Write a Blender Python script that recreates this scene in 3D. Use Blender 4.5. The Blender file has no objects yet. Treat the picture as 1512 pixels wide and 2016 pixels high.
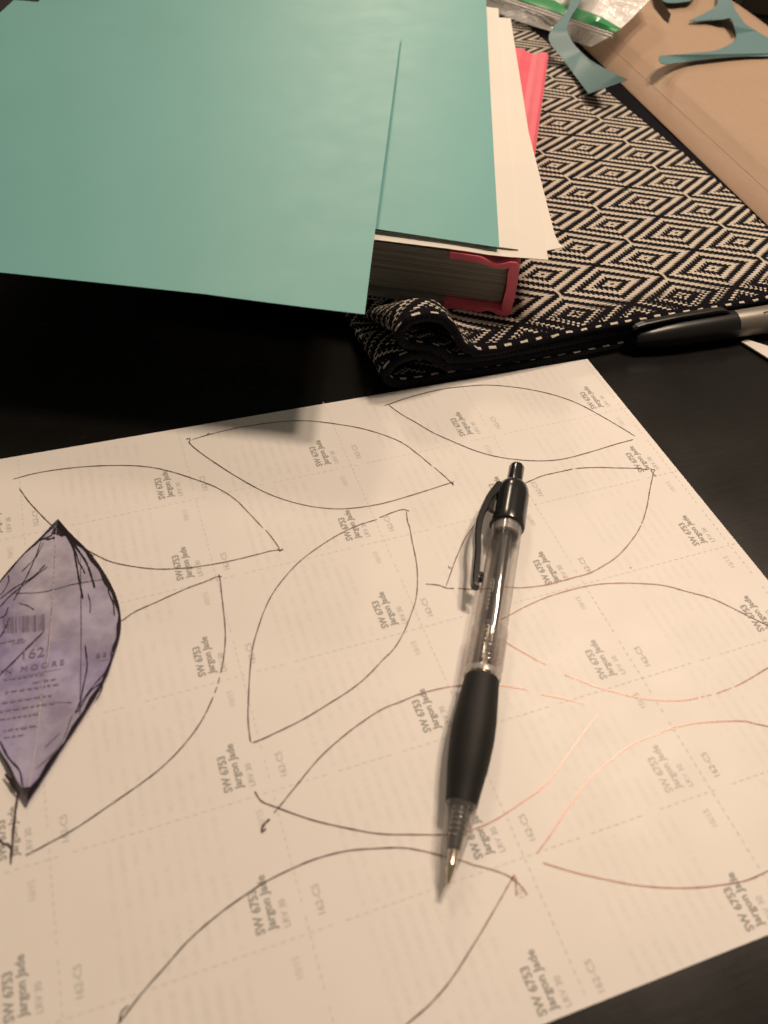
import bpy, bmesh, math, random
import numpy as np
from mathutils import Vector, Matrix
from mathutils.geometry import tessellate_polygon
random.seed(7); rng = np.random.default_rng(7)
SC = bpy.context.scene
COL = SC.collection
MM = 0.001
# ------------------------------------------------------------------ camera (calibrated from the printed grid on the sheet)
CAM = np.array([0.04548519, -0.20107491, 0.21416399])
RW = np.array([[0.94433772, -0.3258095, 0.0455461], [-0.21519066, -0.71648142, -0.66358674], [0.2488358, 0.61684889, -0.74671159]])
FPX = 1632.0
def P(x, y, z=0.0):
    """point of the plane at height z seen at photo position x, y"""
    d = RW.T @ np.array([(x - 756) / FPX, (y - 1008) / FPX, 1.0])
    return CAM + (z - CAM[2]) / d[2] * d
cd = bpy.data.cameras.new('camera'); cam = bpy.data.objects.new('camera', cd); COL.objects.link(cam)
M4 = Matrix([[RW[0][i], -RW[1][i], -RW[2][i], CAM[i]] for i in range(3)] + [[0, 0, 0, 1]])
cam.matrix_world = M4
cd.sensor_fit = 'VERTICAL'; cd.sensor_height = 4.8; cd.sensor_width = 3.6
cd.lens = FPX / 2016 * 4.8
cd.clip_start = 0.01; cd.clip_end = 20
cd.dof.use_dof = True; cd.dof.aperture_fstop = 1.9; cd.dof.focus_distance = 0.335
SC.camera = cam
# ------------------------------------------------------------------ light: warm room, one bulb fixture behind right, a weaker one further back
w = bpy.data.worlds.new('World'); SC.world = w; w.use_nodes = True
bg = w.node_tree.nodes['Background']; bg.inputs[0].default_value = (1.0, 0.80, 0.60, 1); bg.inputs[1].default_value = 0.155
def lamp(name, target, az, el, dist, power, radius, col=(1, 0.78, 0.585), side=0.0):
    l = bpy.data.lights.new(name, 'POINT'); l.energy = power; l.shadow_soft_size = radius; l.color = col
    o = bpy.data.objects.new(name, l); COL.objects.link(o)
    a, e = math.radians(az), math.radians(el)
    d = Vector((math.cos(a) * math.cos(e), math.sin(a) * math.cos(e), math.sin(e)))
    o.location = Vector(target) + d * dist + Vector((-math.sin(a), math.cos(a), 0)) * side
    return o
TG = P(1190, 1470)
lamp('bulb', TG, 37, 59, 0.85, 12.2, 0.035, side=0.07)
lamp('bulb', TG, 37, 59, 0.85, 12.2, 0.035, side=-0.05)
lamp('far_bulb', TG, 82, 40, 1.6, 13, 0.10)
lamp('distant_bulb', TG, 73, 23, 2.4, 26, 0.07)
SC.view_settings.view_transform = 'Standard'; SC.view_settings.look = 'None'
SC.view_settings.exposure = -0.02; SC.view_settings.gamma = 1.0
SC.render.engine = 'CYCLES'
SC.cycles.transparent_max_bounces = 16; SC.cycles.max_bounces = 10

# ------------------------------------------------------------------ helpers
def tag(o, label=None, cat=None, group=None, kind=None):
    if label: o['label'] = label
    if cat: o['category'] = cat
    if group: o['group'] = group
    if kind: o['kind'] = kind
    return o
def empty(name, loc=(0, 0, 0)):
    o = bpy.data.objects.new(name, None); COL.objects.link(o); o.location = loc; o.empty_display_size = 0.01
    return o
def mesh_obj(name, verts, faces, mats, parent=None, smooth=False, midx=None, uv=None):
    me = bpy.data.meshes.new(name); me.from_pydata([tuple(v) for v in verts], [], faces); me.update()
    o = bpy.data.objects.new(name, me); COL.objects.link(o)
    for m in (mats if isinstance(mats, (list, tuple)) else [mats]): me.materials.append(m)
    if midx is not None: me.polygons.foreach_set('material_index', midx)
    if smooth: me.polygons.foreach_set('use_smooth', [True] * len(me.polygons))
    if uv is not None:
        l = me.uv_layers.new(name='UVMap')
        for lp in me.loops: l.data[lp.index].uv = uv[lp.vertex_index]
    if parent:
        o.parent = parent; o.matrix_parent_inverse = parent.matrix_basis.inverted()
    return o
def solid(o, t, off=0.0, bevel=0):
    m = o.modifiers.new('solidify', 'SOLIDIFY'); m.thickness = t; m.offset = off
    if t < .002:
        e = o.modifiers.new('edge', 'EDGE_SPLIT'); e.split_angle = math.radians(50)
    if bevel:
        b = o.modifiers.new('bevel', 'BEVEL'); b.width = bevel; b.segments = 2; b.limit_method = 'ANGLE'
    return o
def catmull(pts, n=8):
    pts = [np.array(p, float) for p in pts]
    if len(pts) < 3: return [pts[0] + (pts[-1] - pts[0]) * t for t in np.linspace(0, 1, n)]
    ext = [2 * pts[0] - pts[1]] + pts + [2 * pts[-1] - pts[-2]]
    out = []
    for i in range(1, len(ext) - 2):
        p0, p1, p2, p3 = ext[i - 1:i + 3]
        # centripetal
        t0 = 0; t1 = t0 + np.linalg.norm(p1 - p0) ** .5 + 1e-9; t2 = t1 + np.linalg.norm(p2 - p1) ** .5 + 1e-9; t3 = t2 + np.linalg.norm(p3 - p2) ** .5 + 1e-9
        for k in range(n):
            t = t1 + (t2 - t1) * k / n
            A1 = (t1 - t) / (t1 - t0) * p0 + (t - t0) / (t1 - t0) * p1
            A2 = (t2 - t) / (t2 - t1) * p1 + (t - t1) / (t2 - t1) * p2
            A3 = (t3 - t) / (t3 - t2) * p2 + (t - t2) / (t3 - t2) * p3
            B1 = (t2 - t) / (t2 - t0) * A1 + (t - t0) / (t2 - t0) * A2
            B2 = (t3 - t) / (t3 - t1) * A2 + (t - t1) / (t3 - t1) * A3
            out.append((t2 - t) / (t2 - t1) * B1 + (t - t1) / (t2 - t1) * B2)
    out.append(pts[-1]); return out

# --- node expression helper
class X:
    def __init__(s, nt, sock): s.nt = nt; s.s = sock
    def _op(s, op, *o):
        n = s.nt.nodes.new('ShaderNodeMath'); n.operation = op
        for i, v in enumerate((s,) + o):
            if isinstance(v, X): s.nt.links.new(v.s, n.inputs[i])
            else: n.inputs[i].default_value = v
        return X(s.nt, n.outputs[0])
    def __add__(s, o): return s._op('ADD', o)
    def __radd__(s, o): return s._op('ADD', o)
    def __sub__(s, o): return s._op('SUBTRACT', o)
    def __rsub__(s, o): return (s * -1.0) + o
    def __mul__(s, o): return s._op('MULTIPLY', o)
    def __rmul__(s, o): return s._op('MULTIPLY', o)
    def __truediv__(s, o): return s._op('DIVIDE', o)
    def abs(s): return s._op('ABSOLUTE')
    def floor(s): return s._op('FLOOR')
    def round(s): return s._op('ROUND')
    def mod(s, o): return s._op('FLOORED_MODULO', o)
    def min(s, o): return s._op('MINIMUM', o)
    def max(s, o): return s._op('MAXIMUM', o)
    def cos(s): return s._op('COSINE')
    def sin(s): return s._op('SINE')
    def gt(s, o): return s._op('GREATER_THAN', o)
    def lt(s, o): return s._op('LESS_THAN', o)
    def pow(s, o): return s._op('POWER', o)
    def step(s, a, b):
        n = s.nt.nodes.new('ShaderNodeMapRange'); n.interpolation_type = 'SMOOTHSTEP'
        s.nt.links.new(s.s, n.inputs[0]); n.inputs[1].default_value = a; n.inputs[2].default_value = b
        return X(s.nt, n.outputs[0])
def srgb(r, g, b):
    f = lambda c: (c / 255 / 12.92) if c / 255 <= .04045 else ((c / 255 + .055) / 1.055) ** 2.4
    return (f(r), f(g), f(b), 1)
class Mat:
    def __init__(s, name, base=(.5, .5, .5, 1), rough=.5, spec=.5, metal=0, **kw):
        s.m = bpy.data.materials.new(name); s.m.use_nodes = True; s.nt = s.m.node_tree
        s.b = s.nt.nodes['Principled BSDF']; s.out = s.nt.nodes['Material Output']
        if len(base) == 3: base = (*base, 1)
        s.set('Base Color', base); s.set('Roughness', rough); s.set('Specular IOR Level', spec); s.set('Metallic', metal)
        for k, v in kw.items(): s.set(k.replace('_', ' '), v)
    def set(s, k, v):
        if isinstance(v, X): s.nt.links.new(v.s, s.b.inputs[k])
        elif hasattr(v, 'is_output'): s.nt.links.new(v, s.b.inputs[k])
        else: s.b.inputs[k].default_value = v
    def coord(s, kind='Object'):
        t = s.nt.nodes.new('ShaderNodeTexCoord'); return t.outputs[kind]
    def xyz(s, kind='Object'):
        n = s.nt.nodes.new('ShaderNodeSeparateXYZ'); s.nt.links.new(s.coord(kind), n.inputs[0]); return [X(s.nt, n.outputs[i]) for i in range(3)]
    def noise(s, scale, detail=3, rough=.5, vec=None, kind='Object', stretch=None):
        v = vec if vec is not None else s.coord(kind)
        if stretch:
            mp = s.nt.nodes.new('ShaderNodeMapping'); mp.inputs['Scale'].default_value = stretch; s.nt.links.new(v, mp.inputs[0]); v = mp.outputs[0]
        n = s.nt.nodes.new('ShaderNodeTexNoise'); n.inputs['Scale'].default_value = scale; n.inputs['Detail'].default_value = detail; n.inputs['Roughness'].default_value = rough
        s.nt.links.new(v, n.inputs['Vector']); return X(s.nt, n.outputs['Fac'])
    def mix(s, fac, a, b):
        n = s.nt.nodes.new('ShaderNodeMix'); n.data_type = 'RGBA'
        for i, v in ((0, fac), (6, a), (7, b)):
            if isinstance(v, X): s.nt.links.new(v.s, n.inputs[i])
            elif hasattr(v, 'is_output'): s.nt.links.new(v, n.inputs[i])
            else: n.inputs[i].default_value = v if i == 0 else (v if len(v) == 4 else (*v, 1))
        return n.outputs[2]
    def bump(s, h, strength=.3, dist=.0005):
        n = s.nt.nodes.new('ShaderNodeBump'); n.inputs['Strength'].default_value = strength; n.inputs['Distance'].default_value = dist
        s.nt.links.new(h.s, n.inputs['Height']); s.nt.links.new(n.outputs[0], s.b.inputs['Normal']); s.bn = n
        return n

# ------------------------------------------------------------------ materials
# dark stained table
mt = Mat('espresso_wood', (.006, .005, .0045), .22, .5)
g = mt.noise(60, 5, .6, stretch=(1, 14, 1)); sp = mt.noise(900, 2, .7)
mt.set('Base Color', mt.mix(sp.step(.70, .78), mt.mix(g, (.003, .0027, .0025), (.0065, .0055, .005)), (.05, .042, .035)))
mt.set('Roughness', mt.noise(25, 4) * .14 + g * .04 + .17)
mt.bump(g * .2 + mt.noise(500, 2) * .4, .10, .0003)
# printed sheet
CX = 0.05633236; CY = 0.0364
mp = Mat('swatch_back_paper', (.77, .745, .715), .47, .5)
x, y, z = mp.xyz()
cx = (x / CX).mod(1.0)
cell = cx.step(.20, .26) * (1.0 - cx.step(.72, .78))
rowy = (y / CY).mod(1.0)
cell = cell * rowy.step(.03, .06) * (1.0 - rowy.step(.93, .97))
lines = ((x * (2 * math.pi / .00335)).cos()).step(-.1, .5)
letters = mp.noise(900, 2, .7, stretch=(.35, 1, 1)).step(.36, .58)
words = mp.noise(150, 2, .6, stretch=(.5, 1, 1)).step(.34, .56)
txt = cell * lines * (letters * .75 + .25) * words
blot = mp.noise(38, 4, .6)
c0 = mp.mix(blot, (.745, .715, .69), (.815, .785, .76))
mp.set('Base Color', mp.mix(txt * .15, c0, (.46, .46, .44)))
mp.set('Roughness', mp.noise(70, 3) * .12 + .42)
mp.bump(mp.noise(1600, 3) * .35 + mp.noise(45, 3) * 1.2, .16, .0004)
def inkmat(name, c): return Mat(name, c, .6, .3).m
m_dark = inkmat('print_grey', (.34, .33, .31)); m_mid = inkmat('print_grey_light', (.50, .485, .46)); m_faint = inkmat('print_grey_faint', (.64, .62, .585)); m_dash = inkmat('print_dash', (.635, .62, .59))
# pen ink with the coppery sheen of dried ballpoint ink
def ink(name, base, sheen, amt):
    m = Mat(name, base, .5, .2)
    g = m.nt.nodes.new('ShaderNodeBsdfGlossy'); g.inputs['Color'].default_value = (*sheen, 1); g.inputs['Roughness'].default_value = .32
    mx = m.nt.nodes.new('ShaderNodeMixShader'); mx.inputs[0].default_value = amt
    m.nt.links.new(m.b.outputs[0], mx.inputs[1]); m.nt.links.new(g.outputs[0], mx.inputs[2]); m.nt.links.new(mx.outputs[0], m.out.inputs[0])
    return m.m
m_ink = ink('ballpoint_ink', (.045, .032, .032), (1.0, .56, .48), .105)
m_marker = Mat('marker_ink', (.015, .008, .012), .4, .4).m
# teal painted paper
def teal(name, base, rough=.42, b=.14):
    m = Mat(name, base, rough, .45)
    n = m.noise(18, 3); f = m.noise(900, 2)
    m.set('Base Color', m.mix(n, tuple(c * .94 for c in base), tuple(min(1, c * 1.06) for c in base)))
    m.set('Roughness', m.noise(60, 3) * .1 + rough - .05)
    m.bump(f * .3 + m.noise(30, 3) * 1.5, b, .0004); return m.m
m_teal = teal('teal_painted_paper', (.135, .360, .358), .50)
m_teal2 = teal('teal_offcut_paper', (.115, .215, .235), .5)
m_white = Mat('white_paper', (.78, .75, .70), .55, .4); m_white.bump(m_white.noise(35, 3) * 1.5 + m_white.noise(1200, 2) * .3, .14, .0004)
m_white.set('Base Color', m_white.mix(m_white.noise(25, 4), (.66, .63, .585), (.73, .70, .65))); m_white = m_white.m
# kraft
mk = Mat('kraft_paper', (.44, .28, .165), .62, .35)
fi = mk.noise(700, 3, .6, stretch=(1, .12, 1))
mk.set('Base Color', mk.mix(fi * .6 + mk.noise(22, 3) * .4, (.31, .22, .155), (.42, .30, .215)))
mk.bump(fi * .5 + mk.noise(40, 3), .2, .0004); m_kraft = mk.m
# book
m_pink = Mat('coral_book_cloth', (.78, .12, .16), .5, .4)
m_pink.bump(m_pink.noise(1500, 2), .25, .0003)
m_pink.set('Base Color', m_pink.mix(m_pink.noise(60, 3), (.64, .10, .15), (.76, .145, .205))); m_pink = m_pink.m
m_board = Mat('grey_book_board', (.20, .19, .17), .6, .3); m_board.bump(m_board.noise(600, 3), .2, .0003); m_board = m_board.m
mpg = Mat('book_pages', (.36, .34, .30), .75, .2)
px, py, pz = mpg.xyz()
ln = mpg.noise(1.0, 3, .75, stretch=(6, 6, 2600)); ln2 = mpg.noise(1.0, 2, .6, stretch=(2, 2, 600))
mpg.set('Base Color', mpg.mix((ln * .6 + ln2 * .4).step(.32, .66), (.12, .112, .097), (.34, .32, .28)))
mpg.bump(ln, .5, .0006); m_pages = mpg.m
# plastics
m_black = Mat('black_plastic', (.012, .0125, .013), .22, .5, Coat_Weight=.3, Coat_Roughness=.1); m_black.bump(m_black.noise(900, 2), .03, .0002); m_black = m_black.m
m_rubber = Mat('black_rubber', (.012, .012, .0125), .6, .28); m_rubber.bump(m_rubber.noise(1800, 2), .12, .0002); m_rubber = m_rubber.m
m_metal = Mat('nickel_metal', (.80, .72, .58), .18, .5, 1).m
m_spring = Mat('spring_steel', (.55, .52, .47), .25, .5, 1).m
m_silver = Mat('silver_barrel', (.19, .175, .155), .45, .5, .4); m_silver.bump(m_silver.noise(1400, 2), .05, .0002); m_silver = m_silver.m
m_refill = Mat('dark_refill', (.03, .03, .031), .32, .4).m
def clear(name, tint, frost, gloss_rough, ed=3.5, bumpscale=None, dcol=(.75, .72, .70)):
    m = bpy.data.materials.new(name); m.use_nodes = True; nt = m.node_tree; nt.nodes.clear()
    out = nt.nodes.new('ShaderNodeOutputMaterial')
    tr = nt.nodes.new('ShaderNodeBsdfTransparent'); tr.inputs[0].default_value = (*tint, 1)
    df = nt.nodes.new('ShaderNodeBsdfDiffuse'); df.inputs[0].default_value = (*dcol, 1)
    gl = nt.nodes.new('ShaderNodeBsdfGlossy'); gl.inputs['Roughness'].default_value = gloss_rough; gl.inputs['Color'].default_value = (1, 1, 1, 1)
    m1 = nt.nodes.new('ShaderNodeMixShader'); m1.inputs[0].default_value = frost
    nt.links.new(tr.outputs[0], m1.inputs[1]); nt.links.new(df.outputs[0], m1.inputs[2])
    lw = nt.nodes.new('ShaderNodeLayerWeight'); lw.inputs[0].default_value = .5
    fx = (X(nt, lw.outputs['Facing']).pow(3.0) * .50 + .055)
    if not bumpscale:
        mxc = nt.nodes.new('ShaderNodeMix'); mxc.data_type = 'RGBA'; mxc.inputs[6].default_value = (*tint, 1); mxc.inputs[7].default_value = (.50, .48, .47, 1)
        ex = X(nt, lw.outputs['Facing']).pow(ed); nt.links.new(ex.s, mxc.inputs[0]); nt.links.new(mxc.outputs[2], tr.inputs[0])
    m2 = nt.nodes.new('ShaderNodeMixShader'); nt.links.new(fx.s, m2.inputs[0])
    nt.links.new(m1.outputs[0], m2.inputs[1]); nt.links.new(gl.outputs[0], m2.inputs[2])
    nt.links.new(m2.outputs[0], out.inputs[0])
    if bumpscale:
        tc = nt.nodes.new('ShaderNodeTexCoord'); n = nt.nodes.new('ShaderNodeTexNoise'); n.inputs['Scale'].default_value = bumpscale; n.inputs['Detail'].default_value = 4
        nt.links.new(tc.outputs['Object'], n.inputs['Vector']); b = nt.nodes.new('ShaderNodeBump'); b.inputs['Strength'].default_value = .9; b.inputs['Distance'].default_value = .004
        nt.links.new(n.outputs[0], b.inputs['Height'])
        for q in (gl, lw): nt.links.new(b.outputs[0], q.inputs['Normal'])
    return m
m_clear = clear('clear_plastic', (.955, .94, .935), .045, .09)
m_frost = clear('frosted_plastic', (.72, .69, .69), .35, .3)
m_bag = clear('bag_film', (.95, .95, .95), .30, .14, bumpscale=130, dcol=(.9, .9, .88))
m_green = Mat('green_zip_strip', (.03, .26, .09), .25, .6).m
m_thread = Mat('green_thread', (.02, .12, .05), .7, .3).m
m_badge = Mat('badge_print', (.62, .60, .58), .4, .4).m
m_barcode = inkmat('leaf_print', (.17, .145, .22)); m_leafline = Mat('leaf_crease', (.52, .46, .50), .4, .5).m
m_leafprint2 = inkmat('leaf_print_light', (.20, .165, .25))

# ------------------------------------------------------------------ table
def box(name, c, s, mat, parent=None, bevel=0):
    bm = bmesh.new(); bmesh.ops.create_cube(bm, size=1)
    for v in bm.verts: v.co = Vector((v.co.x * s[0] + c[0], v.co.y * s[1] + c[1], v.co.z * s[2] + c[2]))
    me = bpy.data.meshes.new(name); bm.to_mesh(me); bm.free(); me.materials.append(mat)
    o = bpy.data.objects.new(name, me); COL.objects.link(o)
    if bevel:
        b = o.modifiers.new('bevel', 'BEVEL'); b.width = bevel; b.segments = 3
    if parent: o.parent = parent
    return o
tb = box('table_top', (.25, .35, -.015), (1.7, 1.7, .03), mt.m, bevel=.003)
tag(tb, 'dark espresso-stained wooden table under everything', 'table')

# ------------------------------------------------------------------ white printed sheet
ZS = .0003
cs = [(-.0525, -.1790), (.2300, -.1815), (.2270, .0325), (-.0530, .0400)]
N = 24
V = []; F = []
for j in range(N + 1):
    for i in range(N + 1):
        u, v = i / N, j / N
        a = np.array(cs[0]) * (1 - u) + np.array(cs[1]) * u; b = np.array(cs[3]) * (1 - u) + np.array(cs[2]) * u
        p = a * (1 - v) + b * v
        V.append((p[0], p[1], ZS))
for j in range(N):
    for i in range(N):
        k = j * (N + 1) + i; F.append((k, k + 1, k + N + 2, k + N + 1))
sheet = mesh_obj('printed_sheet', V, F, mp.m, smooth=True)
solid(sheet, .00025, -1)
tag(sheet, 'large white printed sheet with grey colour names and pen-drawn leaf outlines on it', 'paper')

def text_mesh(s, offset=0.0):
    c = bpy.data.curves.new('t', 'FONT'); c.body = s; c.size = 1; c.offset = offset; c.resolution_u = 3
    o = bpy.data.objects.new('t', c); COL.objects.link(o)
    dg = bpy.context.evaluated_depsgraph_get(); me = bpy.data.meshes.new_from_object(o.evaluated_get(dg))
    vs = np.array([v.co[:2] for v in me.vertices]); fs = [tuple(p.vertices) for p in me.polygons]
    bpy.data.objects.remove(o); bpy.data.curves.remove(c); bpy.data.meshes.remove(me)
    vs[:, 0] -= vs[:, 0].min(); L = vs[:, 0].max(); vs /= L
    return vs, fs
class Acc:
    def __init__(s): s.v = []; s.f = []; s.m = []
    def add(s, vs, fs, mi=0):
        b = len(s.v); s.v += [tuple(p) for p in vs]; s.f += [tuple(i + b for i in f) for f in fs]; s.m += [mi] * len(fs)
    def text(s, T, org, direc, length, z, mi, hs=1.0, italic=0):
        vs, fs = T; d = np.array(direc, float); d /= np.linalg.norm(d); up = np.array((-d[1], d[0]))
        s.add([(*(np.array(org) + d * (p[0] + italic * p[1]) * length + up * p[1] * length * hs), z) for p in vs], fs, mi)
    def quad(s, a, b, w, z, mi):
        a = np.array(a[:2]); b = np.array(b[:2]); d = b - a; n = np.array((-d[1], d[0])) / (np.linalg.norm(d) + 1e-12) * w / 2
        s.add([(*(a - n), z), (*(b - n), z), (*(b + n), z), (*(a + n), z)], [(0, 1, 2, 3)], mi)
    def build(s, name, mats, parent=None): return mesh_obj(name, s.v, s.f, mats, parent, midx=s.m)
T1 = text_mesh('SW 6753', .026); T2 = text_mesh('Jargon Jade', .022); T3 = text_mesh('LRV 30'); T4 = text_mesh('162-C5'); T5 = text_mesh('10/15')
A = Acc(); zp = ZS + .00006
def inside(x, y):
    return -.0515 < x < .2255 - .002 and -.1800 < y < .0325
for ci in range(-1, 4):
    for rj in range(-1, 5):
        X0 = ci * CX; Y0 = -rj * CY   # cell spans X0..X0+CX , Y0-CY..Y0
        yb = Y0 - CY * .913
        for T, fx, L, mi, it, yy in ((T1, .823, .0105, 0, 0, yb), (T2, .872, .0133, 0, 0, yb), (T3, .932, .0065, 1, 0, yb - .0002)):
            X1 = X0 + CX * fx
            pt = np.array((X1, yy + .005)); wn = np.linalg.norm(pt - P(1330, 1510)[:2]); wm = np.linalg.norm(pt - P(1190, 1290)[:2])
            if wn < .014: mi = 2  # lamp glare painted in: names near these spots take paler print tones
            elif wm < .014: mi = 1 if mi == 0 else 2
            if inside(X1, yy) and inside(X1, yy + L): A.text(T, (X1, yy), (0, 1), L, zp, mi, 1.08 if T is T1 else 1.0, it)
        X1 = X0 + CX * 1.086
        if inside(X1, yb) and inside(X1, yb + .007): A.text(T4, (X1, yb), (0, 1), .0071, zp, 1)
        yn = Y0 - CY * .236; X1 = X0 + CX * .932
        if inside(X1, yn) and inside(X1, yn + .005): A.text(T5, (X1, yn), (0, 1), .0048, zp, 2)
dz = ZS + .00005
for ci in range(0, 5):
    y0 = -.178
    while y0 < .036:
        if random.random() > .06 and ci * CX < .2275: A.quad((ci * CX, y0), (ci * CX, y0 + .0011), .00028, dz, 3)
        y0 += .0022
for rj in range(0, 5):
    x0 = -.052
    while x0 < .2268:
        if random.random() > .06: A.quad((x0, -rj * CY), (x0 + .0012, -rj * CY), .00026, dz, 3)
        x0 += .0023
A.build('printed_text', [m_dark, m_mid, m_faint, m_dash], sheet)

# ------------------------------------------------------------------ pen-drawn outlines
def ribbon(acc, pts, wmm, z, mi=0, taper=True, zf=None):
    """stroke through photo positions laid on height z"""
    q = catmull([P(*p, z)[:2] for p in pts], 7); n = len(q); vs = []
    ph = random.random() * 10
    for i, p in enumerate(q):
        d = q[min(i + 1, n - 1)] - q[max(i - 1, 0)]; d = d / (np.linalg.norm(d) + 1e-12); nn = np.array((-d[1], d[0]))
        w = wmm * MM * (1 + .18 * math.sin(i * .9 + ph) + .12 * math.sin(i * 2.3 + ph))
        if taper and (i == 0 or i == n - 1): w *= .5
        jit = nn * .00004 * math.sin(i * .37 + ph)
        vs += [(*(p - nn * w / 2 + jit), z), (*(p + nn * w / 2 + jit), z)]
    acc.add(vs, [(2 * i, 2 * i + 2, 2 * i + 3, 2 * i + 1) for i in range(n - 1)], mi)
zi = ZS + .00012
LEAVES = [
 [[(758,798),(764,796),(780,791)], [(763,796),(813,780),(876,765),(920,760),(958,758),(1005,761),(1055,769),(1100,780),(1135,793),(1172,812),(1209,833),(1251,859)], [(765,797),(790,815),(821,833),(850,850),(880,864),(936,887),(985,900),(1051,907),(1104,904),(1165,889),(1220,872),(1247,865)]],
 [[(367,865),(373,863),(374,867),(371,872)], [(379,865),(409,856),(465,843),(534,832),(594,828),(658,834),(719,845),(787,869),(822,893),(850,917)], [(855,920),(875,937),(893,955),(889,950)], [(371,870),(381,880),(422,910),(482,948),(534,974),(594,993),(637,1000),(684,1001),(744,993),(809,975),(873,955),(894,948)], [(405,858),(412,852)]],
 [[(26,943),(68,932),(151,920),(226,916),(290,919),(336,928),(388,945),(427,960),(461,981),(490,1010),(518,1039)], [(523,1043),(537,1060),(547,1075),(551,1083)], [(559,1082),(536,1084),(508,1091),(443,1106),(379,1117),(327,1120),(293,1119),(250,1113),(214,1104),(186,1091),(166,1079)], [(38,962),(55,985),(68,1000),(85,1018),(104,1036),(122,1052)], [(546,1080),(551,1085),(556,1079)]],
 [[(225,1232),(239,1223),(264,1205),(311,1184),(371,1157),(411,1142),(430,1135),(437,1135)], [(431,1130),(433,1139),(436,1168),(440,1200),(443,1236),(443,1271),(439,1304),(434,1325)], [(432,1333),(429,1346)], [(427,1352),(423,1364)], [(420,1372),(396,1420),(361,1468),(314,1514),(257,1557),(200,1596),(143,1634),(93,1662),(50,1684)]],
 [[(36,1560),(29,1607),(24,1661),(21,1702)], [(-3,1652),(6,1661),(14,1661),(21,1671)]],
 [[(806,1006),(794,1003),(766,1011),(747,1019)], [(742,1022),(701,1036),(658,1057),(620,1082),(585,1110),(551,1148),(529,1183),(510,1230),(499,1269),(493,1310),(489,1375),(489,1422),(493,1461)], [(800,1006),(803,1028),(806,1037),(812,1067),(818,1097),(822,1131),(820,1174),(811,1204),(796,1243),(776,1276),(757,1296),(721,1333),(684,1362),(645,1387),(598,1415),(549,1440),(516,1455),(497,1462)]],
 [[(878,1154),(890,1120),(901,1092),(916,1059),(940,1026),(975,990),(1010,964),(1030,953),(1047,945),(1067,937),(1091,931),(1128,923)], [(1133,922),(1179,920),(1220,921),(1253,922),(1274,924)], [(1284,930),(1282,925),(1289,925),(1286,932),(1292,937)], [(1286,932),(1283,948),(1278,972),(1274,996),(1268,1019),(1263,1031)], [(1262,1034),(1250,1055),(1233,1077),(1209,1100),(1188,1114),(1160,1128),(1126,1138),(1082,1150),(1038,1156),(1011,1157),(985,1154),(950,1160),(932,1160),(902,1158)], [(894,1158),(878,1157),(864,1152),(838,1149)], [(883,1114),(885,1118),(889,1118)]],
 [[(985,1220),(1004,1211),(1030,1196),(1060,1182),(1093,1170),(1139,1157),(1172,1151),(1203,1148),(1246,1148),(1310,1153),(1355,1165),(1401,1178),(1447,1199),(1478,1215),(1512,1231),(1540,1240)], [(990,1258),(997,1264),(1030,1284),(1053,1297),(1075,1308)], [(1111,1327),(1132,1336)], [(1135,1337),(1172,1351),(1203,1360),(1233,1368),(1276,1376),(1319,1379),(1355,1377),(1375,1373)], [(1380,1372),(1388,1370)], [(1392,1369),(1401,1367)], [(1411,1365),(1441,1354)], [(1446,1352),(1478,1335),(1512,1315),(1545,1298)]],
 [[(540,1601),(549,1589),(588,1541),(635,1486),(681,1445),(711,1423),(754,1395),(790,1381),(827,1366),(863,1356),(907,1350),(950,1349),(984,1350),(1013,1353),(1038,1358)], [(1065,1366),(1096,1372),(1120,1377),(1149,1385)], [(1177,1407),(1154,1436),(1129,1471),(1108,1500),(1084,1534),(1059,1557),(1026,1581),(981,1610),(946,1628),(905,1640),(873,1643),(804,1643),(747,1641),(681,1630),(615,1614),(549,1591),(532,1585),(514,1576),(501,1558)]],
 [[(1057,1680),(1068,1665),(1084,1644),(1111,1601),(1142,1558),(1178,1517),(1212,1488),(1245,1465),(1285,1448),(1325,1433),(1371,1423),(1417,1420),(1468,1420),(1490,1425),(1512,1430),(1545,1440)], [(1068,1698),(1130,1717),(1199,1732),(1264,1744),(1344,1748),(1420,1742),(1468,1734),(1512,1714),(1545,1695)]],
 [[(218,2035),(234,2015),(282,1952),(333,1894),(375,1848),(431,1799),(486,1760),(528,1733),(579,1708),(631,1688),(681,1675),(731,1671),(797,1669),(836,1676),(873,1686),(915,1696),(932,1703),(956,1708),(989,1719),(1011,1731),(1026,1744),(1038,1762)], [(1006,1730),(1013,1723),(1015,1735),(1017,1764)], [(1012,1726),(1003,1738),(991,1761),(979,1781),(936,1854),(888,1929),(845,1978),(802,2016),(785,2032)], [(253,1979),(240,1992),(235,2012)], [(239,1996),(236,2010)]],
]
for k, strokes in enumerate(LEAVES):
    a = Acc()
    for st in strokes:
        wd = .34 if k != 4 else .58
        ribbon(a, st, wd, zi)
    if k == 8: ribbon(a, [(531,1612),(519,1624),(516,1637),(524,1632)], .6, zi)
    if k == 6: ribbon(a, [(1240,1117),(1243,1118.5)], .5, zi)
    a.build('leaf_outline', [m_ink], sheet)

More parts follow.
